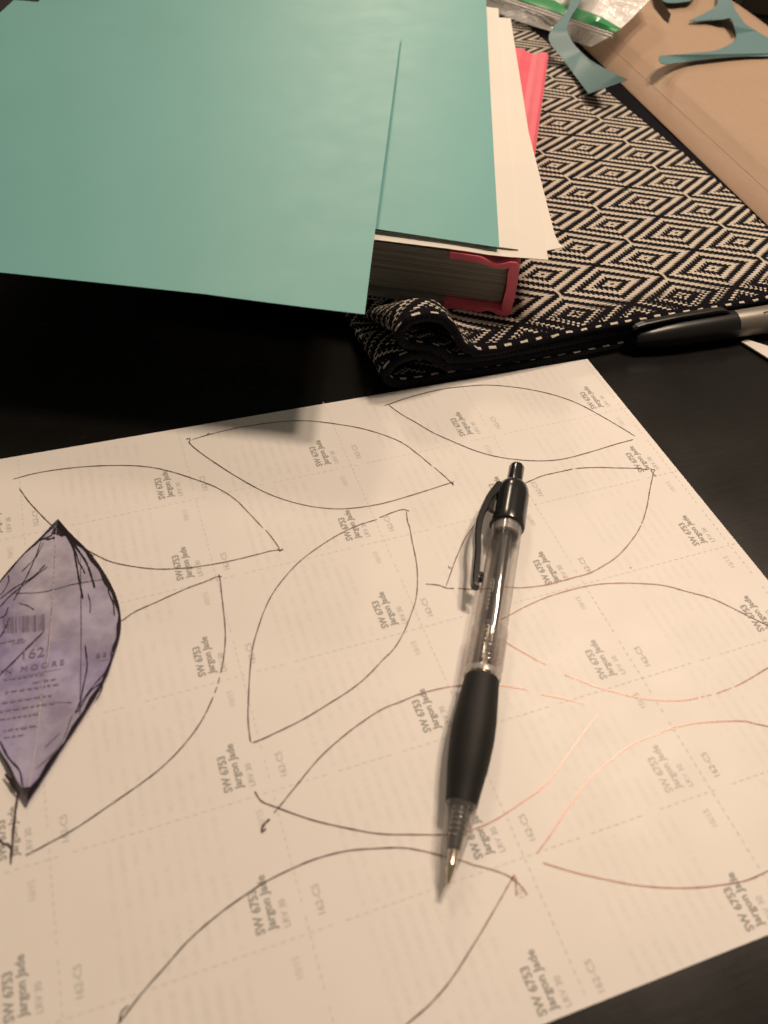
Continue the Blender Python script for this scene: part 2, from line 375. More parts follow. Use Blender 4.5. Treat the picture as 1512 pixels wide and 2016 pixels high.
# ------------------------------------------------------------------ purple leaf template
zl = .0007
R = [(115,1024),(139,1052),(168,1080),(196,1114),(218,1150),(232,1182),(239,1221),(236,1257),(225,1293),(211,1334),(189,1375),(161,1420),(125,1475),(89,1532),(54,1586)]
Rw = catmull([P(*p, zl)[:2] for p in R], 4)
a0, b0 = Rw[0], Rw[-1]; ax = (b0 - a0) / np.linalg.norm(b0 - a0)
mir = lambda p: a0 + ax * np.dot(p - a0, ax) * 2 - (p - a0)
Lw = [mir(p) for p in Rw]
nL = len(Rw); V = []; F = []; M = 9
for i in range(nL):
    for j in range(M + 1):
        t = j / M; p = Rw[i] * (1 - t) + Lw[i] * t
        edge = abs(t - .5) * 2; end = abs(i / (nL - 1) - .5) * 2
        V.append((p[0], p[1], zl + .0003 * edge ** 2 + .0003 * end ** 3))
for i in range(nL - 1):
    for j in range(M): k = i * (M + 1) + j; F.append((k, k + 1, k + M + 2, k + M + 1))
ml = Mat('purple_card', (.30, .22, .27), .33, .5)
nn = ml.noise(70, 5, .65); n2 = ml.noise(25, 2)
ml.set('Base Color', ml.mix(n2.step(.35, .65), ml.mix(nn.step(.3, .7), (.20, .165, .33), (.40, .37, .58)), ml.mix(nn.step(.3, .7), (.29, .26, .37), (.50, .47, .56))))
ml.bump(ml.noise(90, 4) + ml.noise(700, 2) * .2, .25, .0005)
leaf = mesh_obj('leaf_template', V, F, ml.m, smooth=True); solid(leaf, .0003, 0)
tag(leaf, 'purple leaf-shaped card template edged in black marker lying on the printed sheet', 'leaf template')
zz = zl + .00095
class LA(Acc):
    """strokes that follow the leaf's gentle dish"""
    def lift(s):
        L = np.linalg.norm(b0 - a0); out = []
        for v in s.v:
            p = np.array(v[:2]); t = np.dot(p - a0, ax) / L; d = abs(ax[0] * (p - a0)[1] - ax[1] * (p - a0)[0])
            hw = .0001 + np.interp(t, ts, ws); e = min(1, d / max(hw, 1e-4)); en = abs(t - .5) * 2
            out.append((v[0], v[1], zl + .0003 * e ** 2 + .0003 * min(1, en) ** 3 + .00040))
        s.v = out
ts = [float(np.dot(p - a0, ax) / np.linalg.norm(b0 - a0)) for p in Rw]; ws = [float(abs(ax[0] * (p - a0)[1] - ax[1] * (p - a0)[0])) for p in Rw]
a = LA()
def edge_band(side, w0, w1, w2):
    pts = Rw if side > 0 else Lw; vs = []; n = len(pts)
    for i, p in enumerate(pts):
        c = (Rw[i] + Lw[i]) / 2; d = c - p; L = np.linalg.norm(d); d = d / (L + 1e-9)
        t = i / (n - 1); ww = (w0 * (1 - t) ** 3 + w2 * t ** 3 + w1) * MM * (1 + .25 * math.sin(i * 1.3) + .2 * math.sin(i * .5))
        ww = min(ww, L)
        vs += [(*p, 0), (*(p + d * ww), 0)]
    a.add(vs, [(2 * i, 2 * i + 2, 2 * i + 3, 2 * i + 1) for i in range(n - 1)], 0)
edge_band(1, 1.6, .62, 1.4); edge_band(-1, .8, .22, .7)
S4 = lambda l: [(x / 2.8, 1000 + y / 2.8) for x, y in l]
def lst(pts, w, mi=0): ribbon(a, pts, w, zl + .0005, mi)
for pts, w in [([(365,150),(400,210),(425,330),(440,410),(457,500)], .45), ([(370,150),(430,230),(470,290),(500,360),(523,440)], .5), ([(400,200),(425,260),(435,300),(455,330),(470,360)], .3),
               ([(385,140),(450,215),(520,270)], .3), ([(225,190),(205,250),(150,370),(75,510)], .32), ([(240,190),(200,270),(120,350)], .25), ([(250,310),(180,380),(80,440),(0,500)], .32), ([(262,322),(160,400),(60,480),(0,545)], .32),
               ([(45,370),(50,400),(20,460),(0,480)], .28), ([(215,185),(240,172),(270,172),(300,160)], .4), ([(45,545),(30,590),(0,605)], .3), ([(55,605),(30,660),(0,710)], .35), ([(240,680),(140,780),(60,860),(0,915)], .38),
               ([(600,410),(600,460),(625,530),(632,595)], .32), ([(470,755),(480,880),(465,960),(440,1070),(415,1130)], .32), ([(610,870),(560,930),(500,1000),(440,1080)], .28), ([(570,955),(500,1010),(450,1090),(420,1128)], .35),
               ([(570,955),(560,1010),(530,1060)], .3), ([(485,470),(497,520),(497,580)], .2), ([(105,525),(150,535),(188,560)], .2), ([(80,470),(230,462),(400,420),(590,392)], .18), ([(300,1070),(400,1072)], .15),
               ([(0,1280),(50,1380),(110,1450),(128,1540)], .35), ([(60,1490),(90,1530),(140,1560)], .7), ([(400,1140),(330,1310),(200,1440)], .16), ([(445,270),(448,700),(440,1160)], .15), ([(330,1240),(250,1320)],.15), ([(300,110),(285,150),(240,170)], .35), ([(30,1470),(70,1530),(110,1575)], .6)]:
    lst(S4(pts), w)
for i, (cx_, cy_, r_) in enumerate([(341, 150, 9), (268, 172, 8), (300, 165, 7)]):
    p = S4([(cx_ - r_, cy_), (cx_ + r_, cy_)]); lst(p, 2 * r_ / 2.8 / 7.0)
# shallow hatching that fills the tips
for i in range(9): lst(S4([(322 - i * 5, 75 + i * 8), (340 + i * 7, 95 + i * 8)]), .35)
for i in range(9): lst(S4([(150 - i * 6, 1630 - i * 10), (160 + i * 8, 1610 - i * 10)]), .3)
lst(S4([(312,110),(305,200),(300,330),(287,520),(275,700),(255,870),(235,980),(210,1180),(185,1400),(160,1540)]), .30, 2)
lst(S4([(306,200),(296,400),(280,600),(262,800),(240,960),(214,1150),(196,1300)]), .10, 0)
# faint printing on the card
L0 = P(*S4([(0, 930)])[0], zl)[:2]; L1 = P(*S4([(360, 870)])[0], zl)[:2]; dr = (L1 - L0) / np.linalg.norm(L1 - L0)
def ltext(s, p, L, mi, off=0.0): a.text(text_mesh(s, off), P(*S4([p])[0], zl)[:2], dr, L * MM, 0, mi)
x = 20
while x < 250:
    wv = random.choice([3, 5, 9]); a_, b_ = S4([(x, 600 - (x - 20) * .07), (x + 3, 690 - (x - 20) * .07)])
    lst([a_, b_], wv / 2.8 / 7, 1 if random.random() < .3 else 3); x += wv + random.choice([3, 5, 8])
ltext('162', (128, 838), 6.0, 3); ltext('I N   M O O R E', (5, 925), 17.5, 3, 0); ltext('B E N', (535, 833), 5.2, 3, .01)
ltext('color', (70, 757), 4, 3); lst(S4([(0, 945), (360, 880)]), .12, 3); lst(S4([(535, 845), (622, 830)]), .12, 3)
for yy, x0, x1 in [(1020, 30, 300), (1075, 10, 290), (1120, 0, 300), (1165, 0, 200), (950, 20, 230), (990, 180, 300), (1230, 20, 180), (1270, 20, 130), (740, 0, 110)]:
    x = x0
    while x < x1:
        l = random.uniform(14, 40); y_ = yy - x * .16
        lst(S4([(x, y_), (x + l, y_ - l * .16)]), random.uniform(.35, .7), 4); x += l + 10
a.lift()
a.build('marker_lines', [m_marker, m_barcode, m_leafline, m_leafprint2, Mat('leaf_print_faint', (.25, .21, .30), .4, .4).m], leaf)

# ------------------------------------------------------------------ ballpoint pen
T0 = P(882, 1741, .0053); T1e = P(1018, 917, .0068)
axv = (T1e - T0); PL = np.linalg.norm(axv); axv /= PL
lat = np.cross(np.array([0, 0, 1.0]), axv); lat /= np.linalg.norm(lat)      # camera-left side
upv = np.cross(axv, lat)
def sOf(x, y): return float(np.dot(P(x, y, .006) - T0, axv))
def cyl(s, phi, r): return T0 + axv * s + (upv * math.cos(phi) + lat * math.sin(phi)) * r
pen = empty('ballpoint_pen', T0)
def lathe(name, prof, mat, parent=pen, segs=48, cap=True):
    V = []; F = []
    for s, r in prof:
        for k in range(segs): V.append(cyl(s, 2 * math.pi * k / segs, max(r, 1e-5)))
    n = len(prof)
    for i in range(n - 1):
        for k in range(segs):
            a_ = i * segs + k; b_ = i * segs + (k + 1) % segs; F.append((a_, b_, b_ + segs, a_ + segs))
    if cap: F.append(tuple(range(segs))[::-1]); F.append(tuple((n - 1) * segs + k for k in range(segs)))
    o = mesh_obj(name, V, F, mat, parent, smooth=True)
    e = o.modifiers.new('edge', 'EDGE_SPLIT'); e.split_angle = math.radians(40)
    return o
m_ = MM
sg0, sg1 = sOf(908, 1583), sOf(949, 1337)       # grip
sring = sOf(953, 1318); srdg = sOf(966, 1240)   # ribbed part of the barrel
scap0 = sOf(1000, 1040); scap1 = sOf(1008, 956)
# clicker
lathe('clicker', [(scap1 - .004, .0026), (scap1 + .001, .00272), (PL - .0012, .00272), (PL - .0004, .0024), (PL, .0015)], m_black)
# upper sleeve
pr = [(scap0, .0054), (scap0, .0058), (scap0 + .0004, .0059), (scap0 + .003, .00585)]
for t in np.linspace(0, 1, 9): pr.append((scap1 - .0065 + .0062 * math.sin(t * math.pi / 2), .0034 + .0024 * math.cos(t * math.pi / 2)))
pr.append((scap1, .0030))
cap_o = lathe('upper_sleeve', pr, m_black)
# barrel
pr = [(sg1 - .0015, .0047), (sg1, .0052), (sg1 + .0012, .0052), (sring - .0005, .0052)]
nr = 9; L_ = srdg - sring
pr.append((sring, .0050)); rb = [(sring, .0051)]
for i in range(nr):
    s0 = sring + L_ * i / nr
    for t in (0.0, .12, .3, .5, .7, .88): rb.append((s0 + t * L_ / nr, .0051 + .00042 * math.sin(t * math.pi) ** .6))
rb.append((srdg, .0051)); pr += [(srdg, .0050), (srdg + .0005, .0051), (scap0 - .001, .0051), (scap0 + .002, .0051)]
brl = lathe('barrel', pr, m_clear, cap=False); lathe('ribbed_band', rb, clear('ribbed_plastic', (.92, .90, .90), .08, .10), cap=False)
lathe('grip_ring', [(sg1 + .0004, .00535), (sg1 + .0014, .0054), (sg1 + .0022, .0053)], m_frost, cap=False)
lathe('inner_collar', [(scap0 - .0042, .0040), (scap0 - .0038, .0046), (scap0 + .001, .0047)], m_frost, cap=False)
# grip
pr = []
for t in np.linspace(0, 1, 22):
    s = sg0 + (sg1 - sg0) * t
    r = np.interp(t, [0, .08, .3, .5, .65, .85, 1], [.0042, .00445, .0056, .0061, .0060, .00545, .0050]); pr.append((s, float(r)))
pr = [(sg0, .0037)] + pr + [(sg1, .0044)]
lathe('grip', pr, m_rubber)
# nose cone, refill, spring, point
se = sOf(893, 1706)
lathe('nose_cone', [(se, .0012), (se, .0017), (se + .003, .0024), (se + (sg0 - se) * .5, .0034), (sg0, .0041), (sg0 + .001, .0041)], clear('nose_plastic', (.98, .97, .96), .07, .07, ed=1.8), cap=False)
rf = lathe('refill', [(se + .004, .0011), (se + .0045, .0016), (sg0 - .008, .0018), (sg0, .0020), (sring, .0021), (scap0 - .003, .0021)], m_refill)
lathe('writing_point', [(0, .00025), (.0006, .0005), (.0035, .0011), (.0045, .0013), (se + .0005, .00125), (se + .004, .00135)], m_metal, rf)
V = []; F = []; nt_ = 7; ns = nt_ * 20
for i in range(ns + 1):
    t = i / ns; ph = t * nt_ * 2 * math.pi; c = (sg0 - .0085) + t * .0100
    for k in range(6):
        q = 2 * math.pi * k / 6; V.append(cyl(c + .00015 * math.sin(q), ph, .0021 + .00015 * math.cos(q)))
for i in range(ns):
    for k in range(6): F.append((i * 6 + k, i * 6 + (k + 1) % 6, (i + 1) * 6 + (k + 1) % 6, (i + 1) * 6 + k))
mesh_obj('spring', V, F, m_spring, pen, smooth=True)
lathe('metal_sleeve', [(sg1 - .001, .0025), (sg1, .0025), (srdg, .0024), (srdg + .0003, .0022)], Mat('dark_chrome', (.22, .19, .15), .22, .5, 1).m)
# clip
cphi = math.radians(76)
sA = sOf(1003, 975); sB = sOf(975, 1172)
ctl = [(sA + .002, .0046), (sA - .002, .0064), (sA - .006, .0080), (sA - .011, .0090), (sA - .017, .0098), (sA - .023, .0096), (sA - .029, .0086), (sB + .001, .0072), (sB, .0068)]
path = catmull([(c[0] * 1000, c[1] * 1000) for c in ctl], 6); V = []; F = []
for i, p in enumerate(path):
    s, r = p[0] / 1000, p[1] / 1000; hw = .0019 - .0004 * i / len(path); th = .0011 + .0009 * max(0, 1 - i / 14)
    sd = -upv * math.sin(cphi) + lat * math.cos(cphi); rad = upv * math.cos(cphi) + lat * math.sin(cphi); c = T0 + axv * s + rad * r
    for a1, b1 in ((-1, -.7), (-.7, -1), (.7, -1), (1, -.7), (1, .7), (.7, 1), (-.7, 1), (-1, .7)): V.append(c + sd * hw * a1 + rad * th * b1)
n = len(path)
for i in range(n - 1):
    for k in range(8): F.append((i * 8 + k, i * 8 + (k + 1) % 8, (i + 1) * 8 + (k + 1) % 8, (i + 1) * 8 + k))
F.append(tuple(range(8))[::-1]); F.append(tuple((n - 1) * 8 + k for k in range(8)))
# web joining clip to sleeve
b = len(V); rad = upv * math.cos(cphi) + lat * math.sin(cphi); sd = -upv * math.sin(cphi) + lat * math.cos(cphi)
for s, r in ((sA + .001, .004), (sA - .001, .0062), (sA - .006, .0076), (sA - .010, .0085), (sA - .0115, .0050), (sA - .004, .004)):
    for q in (-.0008, .0008): V.append(T0 + axv * s + rad * r + sd * q)
F += [tuple(b + 2 * i for i in range(6)), tuple(b + 2 * i + 1 for i in range(6))[::-1]] + [(b + 2 * i, b + 2 * i + 1, b + 2 * ((i + 1) % 6) + 1, b + 2 * ((i + 1) % 6)) for i in range(6)]
# small bead under the clip end
b = len(V); cc = T0 + axv * (sB + .0045) + rad * .0060
for i in range(7):
    for k in range(12):
        th = math.pi * i / 6; q = 2 * math.pi * k / 12
        V.append(cc + axv * .0022 * math.sin(th) * math.cos(q) + sd * .0014 * math.sin(th) * math.sin(q) - rad * .0012 * math.cos(th))
for i in range(6):
    for k in range(12): F.append((b + i * 12 + k, b + i * 12 + (k + 1) % 12, b + (i + 1) * 12 + (k + 1) % 12, b + (i + 1) * 12 + k))
mesh_obj('clip', V, F, m_black, pen)
# black seam strip beside the clip and printed badge on the barrel
V = []; F = []
for i in range(13):
    s = scap0 - .001 - (scap0 - sB) * i / 12
    for q in (1.13, 1.33): V.append(cyl(s, q, .00517))
for i in range(12): F.append((2 * i, 2 * i + 1, 2 * i + 3, 2 * i + 2))
mesh_obj('seam_strip', V, F, m_black, pen)
V = []; F = []
def cstroke(pts, w):
    q = catmull(pts, 4); n = len(q); b = len(V)
    for i, p in enumerate(q):
        d = q[min(i + 1, n - 1)] - q[max(i - 1, 0)]; d /= np.linalg.norm(d) + 1e-9; nn = np.array((-d[1], d[0])) * w / 2
        for sg in (-1, 1):
            t = p + nn * sg; V.append(cyl(t[0] * MM, t[1] / 5.2, .00525))
    for i in range(n - 1): F.append((b + 2 * i, b + 2 * i + 2, b + 2 * i + 3, b + 2 * i + 1))
sb = sOf(963, 1160) * 1000; se_ = sOf(955, 1228) * 1000
cstroke([(sb, 3.0), (sb + .35, 2.4), (sb + .2, 1.6), (sb - .6, 1.4), (sb - 4.5, 1.4)], .12)
for i in range(7):
    s = sb - 1.2 - i * (sb - se_ - 2) / 7
    cstroke([(s, 2.6), (s + .35, 2.2), (s, 1.9), (s - .35, 2.25), (s, 2.6)] if i % 2 == 0 else [(s - .3, 2.7), (s + .3, 2.5), (s + .2, 1.95), (s - .35, 1.9)], .16)
mesh_obj('barrel_print', V, F, m_badge, pen); V = []; F = []
rg = sOf(996, 1042) * 1000 - .6
cstroke([(rg + .45 * math.cos(q), -.2 + .33 * math.sin(q)) for q in np.linspace(0, 2 * math.pi, 10)], .13)
cstroke([(rg - .4, 1.35), (rg + .4, 1.35)], .13)
mesh_obj('size_mark', V, F, m_badge, pen)
tag(pen, 'black retractable ballpoint pen with clear barrel and rubber grip lying on the printed sheet', 'pen')

# ------------------------------------------------------------------ woven folded cloth
CZ = .0140
mc = Mat('diamond_weave', (.5, .5, .5), .9, .06)
uvx = mc.nt.nodes.new('ShaderNodeUVMap'); sx = mc.nt.nodes.new('ShaderNodeSeparateXYZ'); mc.nt.links.new(uvx.outputs[0], sx.inputs[0])
U = X(mc.nt, sx.outputs[0]); Vv = X(mc.nt, sx.outputs[1])
D, E_ = .0261, .01527; NP = 14; pxx = D / NP; pyy = E_ / NP
wob = mc.noise(1.0, 2, vec=uvx.outputs[0], stretch=(160, 160, 1)) - .5
Uw = U + wob * .0010; Vw = Vv + (mc.noise(1.0, 2, vec=uvx.outputs[0], stretch=(130, 190, 1)) - .5) * .0008
vr = (Vw - .1987) / pyy; jr = vr.round()
ur = (Uw - .3295) / pxx; ir = ur.round()
aa = ((ir + 14.0).mod(28.0) - 14.0).abs(); bb = ((jr + 14.0).mod(28.0) - 14.0).abs()
uq = Uw - .3295; ua = ((uq / pxx + 14.0).mod(28.0) - 14.0).abs(); aa = ua * .45 + aa * .55; s_ = aa + bb; s_ = s_.min(28.0 - s_)
ss = s_ + (uq * (2 * math.pi / pxx)).sin() * .38
white = (1.0 - ss.step(2.2, 2.6)) + ss.step(5.0, 5.4) * (1.0 - ss.step(7.2, 7.6)) + ss.step(10.1, 10.5) * (1.0 - ss.step(12.3, 12.7) * ua.step(.1, .5))
fu = (ur - ir).abs(); fv = (vr - jr).abs()           # 0 centre .. .5 edge of a stitch
core = 1.0 - fv.step(.38, .5) * .35
hole = s_.lt(.55)
white = white * core * (1.0 - hole)
rim_zone = (1.0 - (Vw + wob * .004).step(.046, .053)).max(Uw.lt(.171))
dash = (fv * 1.0).lt(.34) * ((U / .0034) + jr * .5).mod(1.0).lt(.62)
white = white * ((1.0 - rim_zone) + rim_zone * dash)
edge0 = (Vv + wob * .003).lt(.0394)                                  # black front selvage
stitch = (U + .001).mod(.0070).lt(.0016 + mc.noise(1.0, 1, vec=uvx.outputs[0], stretch=(200, 90, 1)) * .0028) * (Vv - .0374 + wob * .002).abs().lt(.00052)
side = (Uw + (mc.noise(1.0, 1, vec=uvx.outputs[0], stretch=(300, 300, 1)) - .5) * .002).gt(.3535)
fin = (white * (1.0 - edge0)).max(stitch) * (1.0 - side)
fuzz = mc.noise(1.0, 3, .7, vec=uvx.outputs[0], stretch=(1500, 2400, 1))
cw = mc.mix(fuzz, (.44, .395, .335), (.74, .67, .585)); cb = mc.mix(fuzz, (.002, .002, .0045), (.010, .009, .013))
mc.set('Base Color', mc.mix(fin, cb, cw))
hgt = (1.0 - fu * fu * 3.2) * (1.0 - fv * fv * 3.6)
mc.bump(hgt * .8 + fin * .3 + fuzz * .25, .8, .0004)
mc.set('Sheen Weight', .02)
# profile: (x, z, flat z) in mm, from the bottom layer's right end to the top layer's right end
prof = [(430,1.7,1.7),(300,1.7,1.7),(200,1.7,1.7),(160,1.7,1.7),(148,2.0,1.8),(141,3.8,2.2),(138,8,3.5),(141.5,13.2,4.8),(149,15.2,5.1),(156,13.4,5.2),(161.5,8.6,5.2),(168,5.5,5.2),(200,5.2,5.2),(300,5.2,5.2),(428,5.2,5.2),(432,7,7),(428,8.8,8.8),(300,8.8,8.8),(200,8.8,8.8),(172,9.0,8.8),(165,11,8.8),(159,15.8,8.9),(151,18.8,9.1),(145,21.6,9.8),(143,26,10.8),(146.5,31.0,11.9),(153,32.4,12.3),(160,30.2,12.5),(165,24.5,12.5),(168.5,18,12.5),(173,14,12.5),(182,12.6,12.5),(202,12.5,12.5),(260,12.5,12.5),(320,12.5,12.5),(374,12.5,12.5)]
pc = np.array(catmull(prof, 6)); sl = np.concatenate([[0], np.cumsum(np.hypot(np.diff(pc[:, 0]), np.diff(pc[:, 1])))])
ucoord = .374 - (sl[-1] - sl) * MM
ys = np.concatenate([np.linspace(36, 80, 30), np.linspace(84, 420, 60)])
V = []; F = []; UVs = []
npf = len(pc)
for y_ in ys:
    dcy = 1 - .97 * float(np.clip((y_ - 46) / 26, 0, 1)) ** 1.0
    dcy = dcy if y_ > 46 else 1
    for i, (x_, z_, zf) in enumerate(pc):
        frac = i / npf; top = frac > .72
        zz_ = zf + (z_ - zf) * dcy
        yo = 0
        if y_ < 80:
            yo = (1 - (y_ - 36) / 44) * (.9 * math.sin(x_ * .05 + i * .01) + (-.8 if frac < .3 else (.6 if frac < .55 else .2)))
            if top: zz_ -= 1.6 * max(0, 1 - (y_ - 36) / 9) ** 2 * (1 if x_ > 175 else .3)
        zz_ += .25 * math.sin(x_ * .09 + y_ * .05) * (1 if top else 0) * min(1, (y_ - 36) / 20)
        bow = -1.2 * math.sin((x_ - 150) / 200 * math.pi) * max(0, 1 - (y_ - 36) / 40) if 150 < x_ < 350 else 0
        V.append((x_ * MM, (y_ + yo + bow) * MM, zz_ * MM)); UVs.append((ucoord[i], y_ * MM))
for j in range(len(ys) - 1):
    for i in range(npf - 1): k = j * npf + i; F.append((k, k + 1, k + npf + 1, k + npf))
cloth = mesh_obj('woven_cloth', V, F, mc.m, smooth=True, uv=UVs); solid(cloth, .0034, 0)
tag(cloth, 'folded black and cream woven cloth with diamond pattern under the book', 'cloth')

# ------------------------------------------------------------------ hardcover book
book = empty('hardcover_book', (.197, .051, CZ))
bu = np.array([math.cos(math.radians(60.5)), math.sin(math.radians(60.5)), 0]); bv = np.array([-bu[1], bu[0], 0])
bo = np.array([.1975, .0510, .0147]); BL = .224; BW = .168; BH = .0252
def prism(name, poly, s0, s1, mat, parent=book, smooth=False, wav=0):
    """poly in (v, z) extruded along the spine direction"""
    V = []; n = len(poly); seg = 14
    for q in range(seg + 1):
        s = s0 + (s1 - s0) * q / seg
        for v_, z_ in poly: V.append(bo + bu * s + bv * v_ + np.array([0, 0, z_ + wav * math.sin(q * 1.3 + v_ * 70)]))
    F = [(q * n + i, q * n + (i + 1) % n, (q + 1) * n + (i + 1) % n, (q + 1) * n + i) for q in range(seg) for i in range(n)]
    F += [tuple(range(n))[::-1], tuple(seg * n + i for i in range(n))]
    o = mesh_obj(name, V, F, mat, parent, smooth=smooth); return o
k = MM
prism('page_block', [(5.0*k, 3.8*k), (8*k, 3.2*k), (163*k, 2.6*k), (163*k, BH - 2.6*k), (9*k, BH - 4.3*k), (5.0*k, BH - 5*k), (4.4*k, BH/2)], .0035, BL - .0035, m_pages)
prism('cover_board', [(27*k, 0), (BW, 0), (BW, 2.5*k), (27*k, 2.5*k)], 0, BL, m_board)
prism('cover_board', [(27*k, BH - 2.5*k), (BW, BH - 2.5*k), (BW, BH), (27*k, BH)], 0, BL, m_board)
outer = [(28*k, BH+.25*k), (20*k, BH+.25*k), (15.5*k, BH+.05*k), (12.5*k, BH-1.2*k), (9.5*k, BH-2.0*k), (6.8*k, BH-1.6*k), (4.5*k, BH-.5*k), (1.8*k, BH-.3*k), (.3*k, BH-1.6*k), (-.2*k, BH*.6), (-.2*k, BH*.4), (.3*k, 1.4*k), (1.8*k, -.05*k), (5*k, .0), (8*k, 1.2*k), (10*k, 1.3*k), (13*k, .1*k), (28*k, -.25*k)]
inner = [(28*k, 2.6*k), (13*k, 2.4*k), (9*k, 3.0*k), (3.6*k, 2.4*k), (4.4*k, 4*k), (3.8*k, BH*.5), (4.4*k, BH-4.5*k), (4*k, BH-3.2*k), (7*k, BH-3.8*k), (10*k, BH-4.0*k), (14*k, BH-2.9*k), (20*k, BH-2.55*k), (28*k, BH-2.55*k)]
prism('spine_cloth', outer + inner, -.0008, BL + .0008, m_pink)
tag(book, 'thick hardcover book with coral pink spine lying on the woven cloth under the papers', 'book')

# ------------------------------------------------------------------ loose sheets on the book
def sheet_patch(name, A_, B_, C_, D_, mat, label, cat, zfun, parent=None, n=28, th=.00022, group=None):
    """A near right corner, B far right, C far left, D near left (x,y metres)"""
    V = []; F = []
    for j in range(n + 1):
        for i in range(n + 1):
            u, v = i / n, j / n      # u: right->left, v: near->far
            p = (np.array(A_) * (1 - u) + np.array(D_) * u) * (1 - v) + (np.array(B_) * (1 - u) + np.array(C_) * u) * v
            V.append((p[0], p[1], zfun(u, v)))
    for j in range(n):
        for i in range(n): q = j * (n + 1) + i; F.append((q, q + 1, q + n + 2, q + n + 1))
    o = mesh_obj(name, V, F, mat, parent, smooth=True); solid(o, th, 0); tag(o, label, cat, group); return o
def rect(a, ang_r, ang_n, L=.279, W_=.216):
    a = np.array(a); r = np.array((math.cos(math.radians(ang_r)), math.sin(math.radians(ang_r)))) * L
    n = np.array((math.cos(math.radians(ang_n)), math.sin(math.radians(ang_n)))) * W_
    return a, a + r, a + r + n, a + n
zb = .0403
# lowest white sheet, sticking out furthest with its near corner curled
a1 = P(1105, 513, .0385)[:2]; b1 = P(1045, 280, .0395)[:2]; ang = math.degrees(math.atan2(*(b1 - a1)[::-1]))
sheet_patch('white_paper', *rect(a1, ang, 151), m_white, 'lowest white sheet sticking out furthest right from under the stack with curled corner', 'paper',
            lambda u, v: zb - .0003 - .0016 * max(0, 1 - u / .12) * max(0, 1 - v / .4) + .0060 * max(0, 1 - u / .10) ** 2 * max(0, 1 - v / .05) , group='loose white sheets on the book')
a1 = P(1079, 513, .0415)[:2]; b1 = P(1005, 38, .041)[:2]; ang = math.degrees(math.atan2(*(b1 - a1)[::-1]))
sheet_patch('white_paper', *rect(a1, ang, 152.1, np.linalg.norm(b1 - a1)), m_white, 'middle white sheet whose corner ends between the curled sheet and the teal one', 'paper',
            lambda u, v: zb + .0009 - .0007 * math.exp(-((u - .09) / .05) ** 2) + .0006 * max(0, 1 - u / .25) ** 2 + .0006 * math.sin(v * 5) * (1 - u) * .5, group='loose white sheets on the book')
a1 = P(1021, 491, .0419)[:2]; b1 = P(985, 60, .0420)[:2]; ang = math.degrees(math.atan2(*(b1 - a1)[::-1]))
sheet_patch('white_paper', *rect(a1, ang, 151.5), m_white, 'topmost white sheet showing as a narrow strip right beside the small teal sheet', 'paper',
            lambda u, v: zb + .0015 + .0003 * math.sin(v * 6), group='loose white sheets on the book')
a1 = P(983, 487, .0428)[:2]; b1 = P(956, 5, .0450)[:2]; ang = math.degrees(math.atan2(*(b1 - a1)[::-1]))
sheet_patch('teal_paper', *rect(a1, ang, 150.5, np.linalg.norm(b1 - a1), .262), m_teal, 'lower teal sheet between the big teal sheet and the white papers', 'paper',
            lambda u, v: zb + .0024 + .0045 * (v ** 3) * max(0, 1 - u) + .0035 * math.sin(min(1, u / .9) * math.pi) * max(0, 1 - v * 5) * .3, group='teal painted sheets on the book')
a1 = P(718, 617, .0464)[:2]; b1 = P(790, 65, .0465)[:2]; ang = math.degrees(math.atan2(*(b1 - a1)[::-1]))
L1_ = np.linalg.norm(b1 - a1)
def zt1(u, v):
    return .0470 + .0006 * math.sin(u * 3 + v * 2) - .0022 * max(0, 1 - u / .25) * max(0, 1 - v / .3) ** 1.5 + .0012 * max(0, 1 - u / .3) ** 2 - .001 * v
sheet_patch('teal_paper', *rect(a1, ang, 154.6, L1_, .222), m_teal, 'large teal sheet on top of the stack overhanging the dark table at the left', 'paper', zt1, group='teal painted sheets on the book')

# ------------------------------------------------------------------ kraft paper bag
def loft(name, rows, mat, parent=None, smooth=True, th=None, n=10):
    V = []; F = []; R_ = [np.array(catmull(r, n)) for r in rows]; m = len(R_[0])
    for r in R_: V += [tuple(p) for p in r]
    for j in range(len(R_) - 1):
        for i in range(m - 1): q = j * m + i; F.append((q, q + 1, q + m + 1, q + m))
    o = mesh_obj(name, V, F, mat, parent, smooth=smooth)
    if th: solid(o, th, 0)
    return o
kb0 = P(1560, 492, CZ + .0005)[:2]; kb1 = P(1150, 95, CZ + .0005)[:2]      # near and far end of the left bottom edge
kd = (kb1 - kb0) / np.linalg.norm(kb1 - kb0); kn = np.array((kd[1], -kd[0])); KL = .42
ko = kb0 - kd * .03
def kp(s, t, z): p = ko + kd * s + kn * t; return (p[0], p[1], z)
m_kraft_side = m_kraft
rows = []
for t, z in [(0, CZ + .0008), (.0008, CZ + .0018), (.0080, CZ + .0066), (.0084, CZ + .0068), (.0158, CZ + .0112), (.0166, CZ + .0117), (.023, CZ + .0130), (.05, CZ + .0136), (.09, CZ + .0136), (.122, CZ + .013), (.130, CZ + .011), (.134, CZ + .006), (.135, CZ + .001), (.06, CZ + .0006), (0.0, CZ + .0007)]:
    rows.append([kp(s, t, z + .0007 * math.sin(s * 40 + t * 60) * (1 if z > CZ + .005 else 0)) for s in np.linspace(0, KL, 16)])
kr = loft('kraft_bag', rows, m_kraft, n=2, th=.0003)
tag(kr, 'flat brown kraft paper bag lying on the right edge of the woven cloth', 'paper bag')
# fine fold lines of the gusset
A = Acc()
for t, z in [(.0086, CZ + .0070)]:
    pts = [kp(s, t - .0003, z + .0006) for s in np.linspace(.01, .30, 12)]
    for p, q in zip(pts, pts[1:]):
        A.add([p, q, (q[0], q[1] , q[2] + .0002), (p[0], p[1], p[2] + .0002)], [(0, 1, 2, 3)], 0)
A.build('gusset_crease', [m_kraft], kr)

